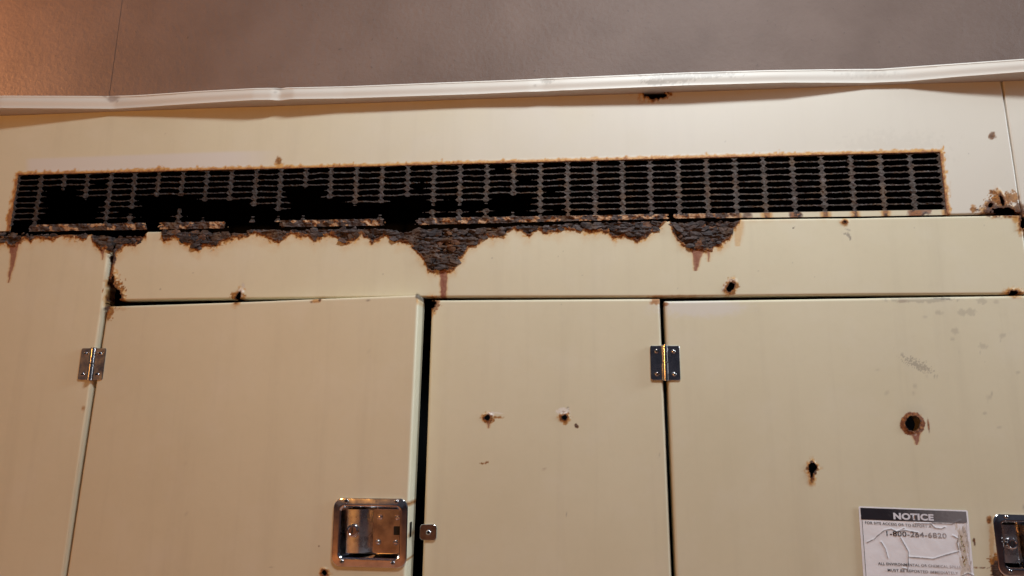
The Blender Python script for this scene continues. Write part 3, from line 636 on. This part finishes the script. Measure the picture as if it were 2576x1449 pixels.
# --- drip edge along the top, knocked in here and there
TOPE = P((-230, 247), (0, 239), (268, 240), (335, 238), (368, 236), (500, 227), (636, 220), (690, 219), (703, 221), (716, 218.5), (862, 215.5), (1100, 206), (1331, 197.5), (1365, 195.5), (1725, 180), (1948, 174), (2100, 172), (2148, 171.5), (2215, 171), (2316, 164), (2576, 146), (2860, 126))
BOTE = P((-230, 280), (0, 273), (150, 274), (285, 275), (368, 270), (502, 261), (636, 253), (680, 252.5), (703, 254), (737, 250.5), (862, 249), (1197, 238), (1330, 232), (1365, 231.5), (1420, 228.5), (1725, 216), (1981, 209), (2100, 209.5), (2182, 210), (2282, 206), (2416, 194), (2576, 182), (2860, 163))
def smooth_interp(u, q, w=9):
    g_ = np.arange(q[0, 0], q[-1, 0] + 1, 1.0); y = np.interp(g_, q[:, 0], q[:, 1]); k = np.hanning(2 * w + 1); k /= k.sum()
    y = np.convolve(np.pad(y, w, mode='reflect', reflect_type='odd'), k, 'valid'); return np.interp(u, g_, y)
def drip_edge():
    us = np.arange(-226, 2856, 3.0); vb = smooth_interp(us, BOTE); vt_ = smooth_interp(us, TOPE)
    # overhang o with project(x, -o, Z_JOIN) at (u, vb)
    r = ray(us, vb); k = (Z_JOIN - CAM[2]) / r[:, 2]; Pb = CAM + r * k[:, None]; x = Pb[:, 0]; o = np.clip(-Pb[:, 1], .004, .06)
    r2 = ray(us, vt_); k2 = (-o - CAM[1]) / r2[:, 1]; zt = (CAM + r2 * k2[:, None])[:, 2]
    print('overhang mm', np.round(o[::100] * 1000, 1), 'face mm', np.round((zt[::100] - Z_JOIN) * 1000, 1))
    h = zt - Z_JOIN; rows = []
    def row(y, z): rows.append(np.stack([x, y, z], 1))
    row(np.full_like(x, .004), np.full_like(x, Z_JOIN)); row(-o * .5, np.full_like(x, Z_JOIN)); row(-o + .004, np.full_like(x, Z_JOIN - .0002)); row(-o + .0012, np.full_like(x, Z_JOIN)); row(-o, np.full_like(x, Z_JOIN + .0012))
    for f in np.linspace(.15, .85, 9): row(-o + .0006 * np.sin(f * 9), Z_JOIN + h * f)
    for a in np.linspace(0, math.pi / 2, 6): row(-o + .004 * (1 - np.cos(a)), Z_JOIN + h - .004 + .004 * np.sin(a))
    row(np.full_like(x, .05), Z_JOIN + h * .3 + .7 * .022 + .004); row(np.full_like(x, WALL_Y - .004), np.full_like(x, Z_JOIN + .034))
    R_ = np.stack(rows); nr, nx = R_.shape[:2]; idx = np.arange(nr * nx).reshape(nr, nx)
    q = np.stack([idx[:-1, :-1], idx[:-1, 1:], idx[1:, 1:], idx[1:, :-1]], -1).reshape(-1, 4)
    me = bpy.data.meshes.new('drip_edge'); me.from_pydata(R_.reshape(-1, 3).tolist(), [], q.tolist())
    for p in me.polygons: p.use_smooth = True
    me.set_sharp_from_angle(angle=math.radians(50)); U, V = project(R_.reshape(-1, 3)); A = marks(U, V, False)
    y_ = R_.reshape(-1, 3)[:, 1]
    for k_ in A:
        a = np.where(V > vb.max() + 5, 0, A[k_]) if k_ in ('dirt', 'drip', 'chip') else (.75 if k_ == 'fade' else 0) + A[k_] * 0
        me.attributes.new(k_, 'FLOAT', 'POINT').data.foreach_set('value', np.clip(a, 0, 1).astype(np.float32))
    return child_base(link('drip_edge', me, PAINT, cab))
drip_edge()

# ------------------------------------------------------------------ fittings
def rrect(w, h, r, n=6):
    pts = []
    for cx, cy, a0 in ((w / 2 - r, h / 2 - r, 0), (-w / 2 + r, h / 2 - r, 90), (-w / 2 + r, -h / 2 + r, 180), (w / 2 - r, -h / 2 + r, 270)):
        for k in range(n + 1): a = math.radians(a0 + 90 * k / n); pts.append((cx + r * math.cos(a), cy + r * math.sin(a)))
    return pts
def loft(bm, loops, cap_first=False, cap_last=True, mi=0):
    """loops of (x, z, d): d = height off the plane"""
    rings = [[bm.verts.new((x, -d, z)) for x, z, d in lp_] for lp_ in loops]; n = len(rings[0])
    for a, b in zip(rings[:-1], rings[1:]):
        for i in range(n): f = bm.faces.new((a[i], a[(i + 1) % n], b[(i + 1) % n], b[i])); f.material_index = mi
    if cap_last: bm.faces.new(rings[-1]).material_index = mi
    if cap_first: bm.faces.new(rings[0][::-1]).material_index = mi
    return rings
def circ(r, d, cx=0, cz=0, n=20): return [(cx + r * math.cos(2 * math.pi * k / n), cz + r * math.sin(2 * math.pi * k / n), d) for k in range(n)]
def place(bm, mat): bmesh.ops.transform(bm, matrix=mat, verts=bm.verts)
BLACKHOLE = plain('recess_shade_black', (0.006, 0.006, 0.006), 0.7)  # shade of holes and sockets put into a near-black colour
def screw(parent, mat, x, z, r, d0, kind='hex', name='screw'):
    bm = bmesh.new(); h = r * .75
    loft(bm, [circ(r * 1.0, d0, x, z), circ(r, d0 + h * .25, x, z), circ(r * .88, d0 + h * .62, x, z), circ(r * .62, d0 + h * .92, x, z), circ(r * .42, d0 + h, x, z)], cap_last=(kind == 'rivet'))
    if kind == 'hex':
        n = 6; q = [[(x + rr * math.cos(2 * math.pi * k / 20), z + rr * math.sin(2 * math.pi * k / 20), dd) for k in range(20)] for rr, dd in ((r * .42, d0 + h), (r * .38, d0 + h * .45))]
        loft(bm, q, mi=1)
    place(bm, mat); return from_bm(name, bm, [SATIN if kind != 'rivet' else STEEL, BLACKHOLE], parent, 30)

def plate(bm, w, h, r, cx, cz, d0, d1, bev=.0006):
    q = rrect(w, h, r, 5); s = lambda k: [((x * (1 - 2 * k / w)) + cx, (z * (1 - 2 * k / h)) + cz) for x, z in q]
    loft(bm, [[(x, z, d0) for x, z in s(0)], [(x, z, d1 - bev) for x, z in s(0)], [(x, z, d1) for x, z in s(bev)]])
LATCHES = []
def hinge(plane, cu, cv, label):
    a, b = (float(c) for c in plane.st(cu, cv)); mat = plane.matrix(a, b); w, h = .0515, .0625
    bm = bmesh.new(); plate(bm, w / 2 - .003, h, .0035, -w / 4 - .002, 0, -.002, .0032); place(bm, mat)
    o = from_bm('hinge', bm, SATIN, cab, 30); o['label'] = label
    bm = bmesh.new(); plate(bm, w / 2 - .003, h, .0035, w / 4 + .002, 0, -.002, .0036); place(bm, mat); from_bm('leaf', bm, SATIN, o, 30)
    for z0, z1, rr in ((.001, h / 2 + .001, .0056), (-h / 2 - .001, 0, .0060)):
        bm = bmesh.new(); n = 18; ring = []
        for z in (z0, z0 + .0006, z1 - .0006, z1):
            k = rr - (.0006 if z in (z0, z1) else 0); ring.append([(k * math.cos(2 * math.pi * i / n), z, .0034 + k * math.sin(2 * math.pi * i / n)) for i in range(n)])
        loft(bm, [r_[::-1] for r_ in ring], True, True); bmesh.ops.recalc_face_normals(bm, faces=bm.faces); place(bm, mat); from_bm('knuckle', bm, SATIN, o, 40)
    for sx_ in (-1, 1):
        for sz_ in (-1, 1): screw(o, mat, sx_ * .0152, sz_ * .0205, .0042, .0034)
    return o
hinge(FRONT, 234, 916, 'small steel hinge on the left door')
hinge(FRONT, 1673, 913, 'small steel hinge on the right door')

def latch(plane, cu, cv, label, rot=0.0, k=1.0):
    a, b = (float(c) for c in plane.st(cu, cv)); mat = plane.matrix(a, b, rot)
    px_ = (float(plane.st(cu + 93.5, cv)[0]) - float(plane.st(cu - 93.5, cv)[0])) / 187 * k
    w, h = 187 * px_, 159 * px_; X = lambda u: (u - 930.5) * px_; Z = lambda v: (1339 - v) * px_
    def lp_(w_, h_, r_, d, cx=0, cz=0): return [(x + cx, z + cz, d) for x, z in rrect(w_, h_, r_, 7)]
    R0 = 22 * px_; wi, hi = 153 * px_, 121 * px_; ri = 12 * px_; D = -.033; PD = -.0085; BD = -.0135
    bm = bmesh.new()
    loft(bm, [lp_(w, h, R0, 0), lp_(w, h, R0, .0018), lp_(w - .0015, h - .0015, R0, .0028), lp_(w - .004, h - .004, R0, .0032), lp_(wi + .010, hi + .010, ri + .004, .0026), lp_(wi + .005, hi + .005, ri + .002, .0034), lp_(wi + .001, hi + .001, ri, .0030), lp_(wi - .003, hi - .003, ri, .0005), lp_(wi - .006, hi - .006, ri, D + .004), lp_(wi - .009, hi - .009, ri, D + .0008), lp_(wi - .013, hi - .013, ri, D)], cap_last=True)
    place(bm, mat); o = from_bm('paddle_latch', bm, STEEL, cab, 30); o['label'] = label
    # lock plate, left part of the dish, with its rolled finger edge
    bm = bmesh.new(); zt, zb = hi / 2 - .007, -hi / 2 + .007; prof = []
    for x, d in ((X(866), D + .0005), (X(866.5), PD - .001), (X(872), PD), (X(897), PD - .0003), (X(901), PD - .0009)): prof.append((x, d))
    for t in np.linspace(0, 1, 9): prof.append((X(902) + (X(930) - X(902)) * t, PD - .0014 - .0200 * (.80 * t + .20 * t * t)))
    vs = []
    for x, d in prof:
        vs.append([bm.verts.new((x + f * .0006 * math.sin(f * 3), -d, zb + (zt - zb) * f)) for f in np.linspace(0, 1, 6)])
    for r1, r2 in zip(vs[:-1], vs[1:]):
        for i in range(5): bm.faces.new((r1[i], r2[i], r2[i + 1], r1[i + 1]))
    place(bm, mat); from_bm('paddle', bm, PADDLE, o, 40)
    bm = bmesh.new(); x0, x1 = X(931), X(1004)
    plate(bm, x1 - x0, hi - .013, .003, (x0 + x1) / 2, 0, D - .001, BD, .0008); place(bm, mat); from_bm('back_plate', bm, SATIN2, o, 30)
    bm = bmesh.new(); sq = 20 * px_; plate(bm, sq, sq * 1.02, .0008, X(994), Z(1337), D, BD + .0004, .0003)
    place(bm, mat); from_bm('square_hole_patch', bm, BLACKHOLE, o, 30)  # black plate stands for the shaded hole
    bm = bmesh.new(); cx, cz, r = X(884), Z(1337.5), 14 * px_; d0 = PD - .0004
    loft(bm, [circ(r * 1.12, d0, cx, cz, 32), circ(r * 1.1, d0 + .0035, cx, cz, 32), circ(r * 1.0, d0 + .0052, cx, cz, 32), circ(r * .78, d0 + .0058, cx, cz, 32), circ(r * .70, d0 + .0050, cx, cz, 32), circ(r * .2, d0 + .0050, cx, cz, 32)])
    place(bm, mat); lk = from_bm('lock_cylinder', bm, STEEL, o, 30)
    bm = bmesh.new(); plate(bm, r * .22, r * .95, .0008, cx - r * .05, cz + r * .05, d0 + .004, d0 + .0054, .0002); place(bm, mat); from_bm('key_slot_patch', bm, BLACKHOLE, o, 0)  # black plate stands for the shaded slot
    for u, v in ((870, 1266.7), (996.5, 1266.7), (864, 1406), (991, 1406.5)): screw(o, mat, X(u), Z(v), 5.6 * px_, .0028)
    for u, v in ((949, 1306), (993, 1306.5), (945.5, 1364), (990.5, 1364)): screw(o, mat, X(u), Z(v), 6.4 * px_, BD - .0001, 'rivet', 'rivet')
    return o
SATIN2 = steel_material('brushed_stainless', 0.12, (0.62, 0.56, 0.54))
latch(DOOR, 930.5, 1339, 'polished paddle latch on the left door', rot=math.radians(1.0))
latch(FRONT, 2597, 1372, 'polished paddle latch beside the notice', k=1.0)

def collar():
    a, b = (float(c) for c in FRONT.st(2295., 1066.)); bm = bmesh.new(); r = .0158
    rg = [[(r_ * math.cos(6.2832 * k / 28), r_ * math.sin(6.2832 * k / 28), d) for k in range(28)] for r_, d in ((r, .0004), (r * .985, -.004), (r * .97, -.024))]
    loft(bm, rg, cap_last=False); place(bm, FRONT.matrix(a, b)); nv = len(bm.verts); o = from_bm('conduit_collar', bm, PAINT, cab, 40)
    for k_ in ATTRS: o.data.attributes.new(k_, 'FLOAT', 'POINT').data.foreach_set('value', np.full(nv, {'rust': .55, 'edge': .5}.get(k_, 0.0), np.float32))
collar()
def keeper():
    a, b = (float(c) for c in FRONT.st(1079., 1338.5)); mat = FRONT.matrix(a, b); bm = bmesh.new()
    plate(bm, .030, .027, .006, -.001, 0, -.001, .0028); place(bm, mat); o = from_bm('latch_keeper', bm, SATIN, cab, 30); screw(o, mat, .000, 0, .005, .0027)
    bm = bmesh.new(); a2, b2 = (float(c) for c in DOOR.st(1031., 1336.))
    s0 = float(to_bottom(DOOR, (1053, 742), (1020, 1440), b2)[0]); m2 = DOOR.matrix(s0, b2); q = rrect(.012, .026, .002, 4)
    vs = [[bm.verts.new((.0006 * k_, .016 + x, z)) for x, z in q] for k_ in (0, 2.2)]
    for i in range(len(q)): bm.faces.new((vs[0][i], vs[0][(i + 1) % len(q)], vs[1][(i + 1) % len(q)], vs[1][i]))
    bm.faces.new(vs[1]); bmesh.ops.recalc_face_normals(bm, faces=bm.faces); place(bm, m2); from_bm('latch_bolt', bm, SATIN, cab, 30)
keeper()

# ------------------------------------------------------------------ notice stuck on the right door
nc = [np.array([float(c) for c in FRONT.st(*p)]) for p in ((2158., 1273.), (2432., 1283.))]
NW = float(np.linalg.norm(nc[1] - nc[0])); NH = NW * 1.28; ang = math.atan2(*(nc[1] - nc[0])[::-1])
NOTE = Plane((nc[0][0], -.0026, nc[0][1]), (math.cos(ang), 0, math.sin(ang)), (-math.sin(ang), 0, math.cos(ang)))
note = thing('notice_sticker', (nc[0][0] + NW / 2, -.002, nc[0][1] - NH), 'white creased notice sticker with a black band, stuck on the right door', 'sticker')
def ZC(x, y): return ((x - 85) / 2145 * NW, -((y - 65) - .030 * (x - 85)) / 2145 * NW)     # close-up grid -> sticker
CREASE = [[ZC(*p) for p in q] for q in ([(210, 780), (350, 715), (430, 640), (560, 540), (700, 510), (800, 560), (960, 495)], [(800, 560), (980, 535), (1220, 580)], [(870, 680), (950, 850), (1000, 950), (990, 1050), (980, 1200), (960, 1290), (860, 1270)],
   [(1010, 1055), (1480, 1085), (1700, 1015), (1980, 935)], [(480, 770), (550, 890), (590, 1080)], [(1180, 392), (1480, 400), (1560, 480), (1690, 495), (1760, 465)], [(1880, 1640), (2000, 1400), (2110, 1350), (2300, 1430)], [(1890, 630), (1990, 690), (1960, 780), (1980, 900)], [(1500, 385), (1900, 400), (2060, 330)])]
def wrinkle(s, t):
    d = np.zeros(np.shape(s))
    for i, q in enumerate(CREASE): d = d + .0006 * np.exp(-(pline_d(s, t, q) / .0016) ** 2)
    return d + (fbm(s * 60, t * 60, 5, 3) - .5) * .0005
TEARX = .905
def note_tear(s, t):
    """paper scuffed away in a long patch by the right border"""
    x = s / NW; y = -t / NW; n = fbm(s * 420, t * 130, 6, 4) - .5
    return np.minimum(.045 + n * .10 - np.abs(x - .925 - .01 * y), np.minimum(y - .16, .60 - y) * .4 + n * .05)
def sticker():
    S = np.linspace(-.0005, NW + .0005, 250); T = np.linspace(-NH - .0005, .0005, 320); q = rrect(NW, NH, .002, 4); q = [(x + NW / 2, z - NH / 2) for x, z in q]
    def keep(s, t):
        o = poly_sdf(s, t, q); n = fbm(s * 500, t * 240, 16, 3)
        hole = np.minimum(note_tear(s, t) * NW * .5 - .0022, (n - .52) * .02); return np.minimum(o, -hole), o
    def at(s, t, U, V):
        A = {k: np.zeros(np.shape(s)) for k in ATTRS}; d = np.full(np.shape(s), 9.)
        for i, c in enumerate(CREASE): d = np.minimum(d, pline_d(s, t, c) * (1.4 if i in (4,) else 1) + (fbm(s * 300, t * 300, i, 2) - .5) * .0009)
        A['dirt'] = ss(.0011, .0002, d) * .8; w = ss(-.006, .012, note_tear(s, t)); A['chip'] = w * .85; n = fbm(s * 500, t * 160, 26, 4)
        A['dirt'] = np.maximum(A['dirt'], w * ss(.55, .72, n) * .6); return A
    return sheet('paper', NOTE, S, T, keep, lambda s, t, U, V: wrinkle(s, t), at, PAPER, note, 0.0, .0003)
def paper_material():
    m, nt, p = new_mat('glossy_white_vinyl'); n = noise(nt, 40, 4, .6, geo_pos(nt))
    b = ramp(nt, n.outputs[0], [(.3, (.75, .75, .79)), (.7, (.82, .82, .86))]); b = mixc(nt, attr(nt, 'chip'), b, (.55, .46, .38)); b = mixc(nt, attr(nt, 'dirt'), b, (.10, .09, .10))
    nt.links.new(b, p.inputs['Base Color']); p.inputs['Roughness'].default_value = .33; return m
PAPER = paper_material(); sticker()
def ink_material(name, fade):
    """print; `fade` lets it pale towards the right where the sun and scuffing took it"""
    m, nt, p = new_mat(name); pos = geo_pos(nt); x = node(nt, 'ShaderNodeSeparateXYZ'); nt.links.new(pos, x.inputs[0]); n = noise(nt, 240, 4, .7, pos)
    f = math_(nt, 'MULTIPLY', math_(nt, 'SUBTRACT', x.outputs['X'], float(nc[0][0] + NW * .30)), 1 / (NW * .55)); f = math_(nt, 'ADD', f, math_(nt, 'MULTIPLY', math_(nt, 'SUBTRACT', n.outputs[0], .5), .9))
    r = node(nt, 'ShaderNodeClamp'); nt.links.new(f, r.inputs[0]); f = math_(nt, 'MULTIPLY', r.outputs[0], fade)
    nt.links.new(mixc(nt, f, (.020, .018, .024), (.55, .52, .54)), p.inputs['Base Color']); p.inputs['Roughness'].default_value = .35; return m
INK, INKF = ink_material('black_band_print', .30), ink_material('faded_black_print', .80); WHITEP = plain('white_print', (.66, .66, .72), .4, .05)
def ink_sheet(name, x0, x1, y0, y1, mat, d, wear=0.0):
    S = np.linspace(x0, x1, max(2, int((x1 - x0) / .0011) + 1)); T = np.linspace(y0, y1, max(2, int((y1 - y0) / .0011) + 1))
    def keep(s, t):
        o = np.minimum(np.minimum(s - x0, x1 - s), np.minimum(t - y0, y1 - t)) + .0002
        n = fbm(s * 420, t * 130, 6, 4); k = np.minimum(o, .02 - (s / NW - .80) * .09 + (.5 - n) * .05 + np.maximum(0, (t - y0)) * .9) if wear else o
        return k, o
    return sheet(name, NOTE, S, T, keep, lambda s, t, U, V: wrinkle(s, t) + d, lambda s, t, U, V: {}, mat, note, 0, .0001)
ink_sheet('black_band', .016 * NW, .984 * NW, -.122 * NW, -.013 * NW, INK, .0003, 1)
ink_sheet('border_line', .022 * NW, .0265 * NW, -NH + .016 * NW, -.124 * NW, INKF, .0003); ink_sheet('border_line', .972 * NW, .9765 * NW, -NH + .016 * NW, -.124 * NW, INKF, .0003); ink_sheet('border_line', .0275 * NW, .971 * NW, -NH + .016 * NW, -NH + .0205 * NW, INKF, .0003)
def lettering(name, body, x0, x1, base, cap, mat, bold=0.0, d=.0005, rot=0.0):
    cu = bpy.data.curves.new(name, 'FONT'); cu.body = body; cu.size = 1.0; cu.offset = bold; cu.space_character = 1.06
    t = bpy.data.objects.new(name, cu); sc.collection.objects.link(t); bpy.context.view_layer.update()
    me = bpy.data.meshes.new_from_object(t.evaluated_get(bpy.context.evaluated_depsgraph_get())); bpy.data.objects.remove(t); bpy.data.curves.remove(cu)
    bm = bmesh.new(); bm.from_mesh(me); bpy.data.meshes.remove(me); xs = [v.co.x for v in bm.verts]; ys = [v.co.y for v in bm.verts]
    k = (x1 - x0) / (max(xs) - min(xs)); kz = cap / (max(ys) - min(0, min(ys))); lo = min(xs)
    for v in bm.verts:
        s = x0 + (v.co.x - lo) * k; tt = base + v.co.y * kz + (s - x0) * rot
        v.co = Vector(NOTE.world(s, tt, float(wrinkle(np.array([s]), np.array([tt]))[0]) + d))
    for f in bm.faces:
        if f.normal.y > 0: f.normal_flip()
    return from_bm(name, bm, mat, note, 0)
lettering('title_lettering', 'NOTICE', .315 * NW, .683 * NW, -.105 * NW, .062 * NW, WHITEP, .05, .0007)
lettering('text_line', 'FOR SITE ACCESS OR TO REPORT A', .049 * NW, .655 * NW, -.160 * NW, .0235 * NW, INKF, .012, .0007, -.02)
lettering('phone_number', '1-800-264-6820', .238 * NW, .785 * NW, -.262 * NW, .046 * NW, INKF, .012, .0007)
lettering('text_line', 'ALL ENVIRONMENTAL OR CHEMICAL SPILLS', .142 * NW, .885 * NW, -.53 * NW, .0235 * NW, INKF, .012, .0007)
lettering('text_line', 'MUST BE REPORTED IMMEDIATELY', .224 * NW, .858 * NW, -.585 * NW, .0235 * NW, INKF, .012, .0007)

# ------------------------------------------------------------------ wall behind and ground
def wall_material():
    m, nt, p = new_mat('taupe_rendered_wall'); pos = geo_pos(nt); a = noise(nt, 2.6, 7, .65, pos); b = noise(nt, 70, 6, .62, pos); c = noise(nt, 14, 5, .6, pos)
    base = ramp(nt, a.outputs[0], [(.35, (.122, .086, .071)), (.65, (.160, .116, .097))]); base = mixc(nt, ramp(nt, c.outputs[0], [(.62, (0, 0, 0)), (.8, (.35, .35, .35))]), base, (.09, .072, .064))
    base = mixc(nt, ramp(nt, b.outputs[0], [(.66, (0, 0, 0)), (.74, (.6, .6, .6))]), base, (.06, .047, .042))
    nt.links.new(base, p.inputs['Base Color']); p.inputs['Roughness'].default_value = .6; p.inputs['Specular IOR Level'].default_value = .25
    bp = node(nt, 'ShaderNodeBump'); bp.inputs['Strength'].default_value = .4; bp.inputs['Distance'].default_value = .006
    nt.links.new(b.outputs[0], bp.inputs['Height']); nt.links.new(bp.outputs[0], p.inputs['Normal']); return m
WALLM = wall_material()
BACK = Plane((0, WALL_Y, 0), (1, 0, 0), (0, 0, 1)); xj = float(BACK.st(290., 130.)[0])
wall = thing('rendered_wall', (0, WALL_Y + .1, 0), 'taupe painted wall rising behind the cabinet, lit orange at its left', 'wall')
for x0, x1 in ((-4.0, xj - .0003), (xj + .0003, 5.0)):
    bm = bmesh.new(); box(bm, x0, x1, WALL_Y, WALL_Y + .18, 0, 4.6); bmesh.ops.bevel(bm, geom=bm.edges[:], offset=.0007, segments=2, affect='EDGES'); from_bm('wall_section', bm, WALLM, wall, 30)
bm = bmesh.new()
v = [bm.verts.new(p) for p in ((-40, -40, -.003), (40, -40, -.003), (40, 40, -.003), (-40, 40, -.003))]; bm.faces.new(v)
gr = from_bm('ground', bm, plain('warm_reflection_ground', (.34, .22, .175), .85, .25, 5), None, 0); gr['kind'] = 'structure'  # unseen ground, its red-brown colour invented to redden reflections in the steel
tri = sum(len(o.data.loops) - 2 * len(o.data.polygons) for o in bpy.data.objects if o.type == 'MESH'); print('triangles', tri)
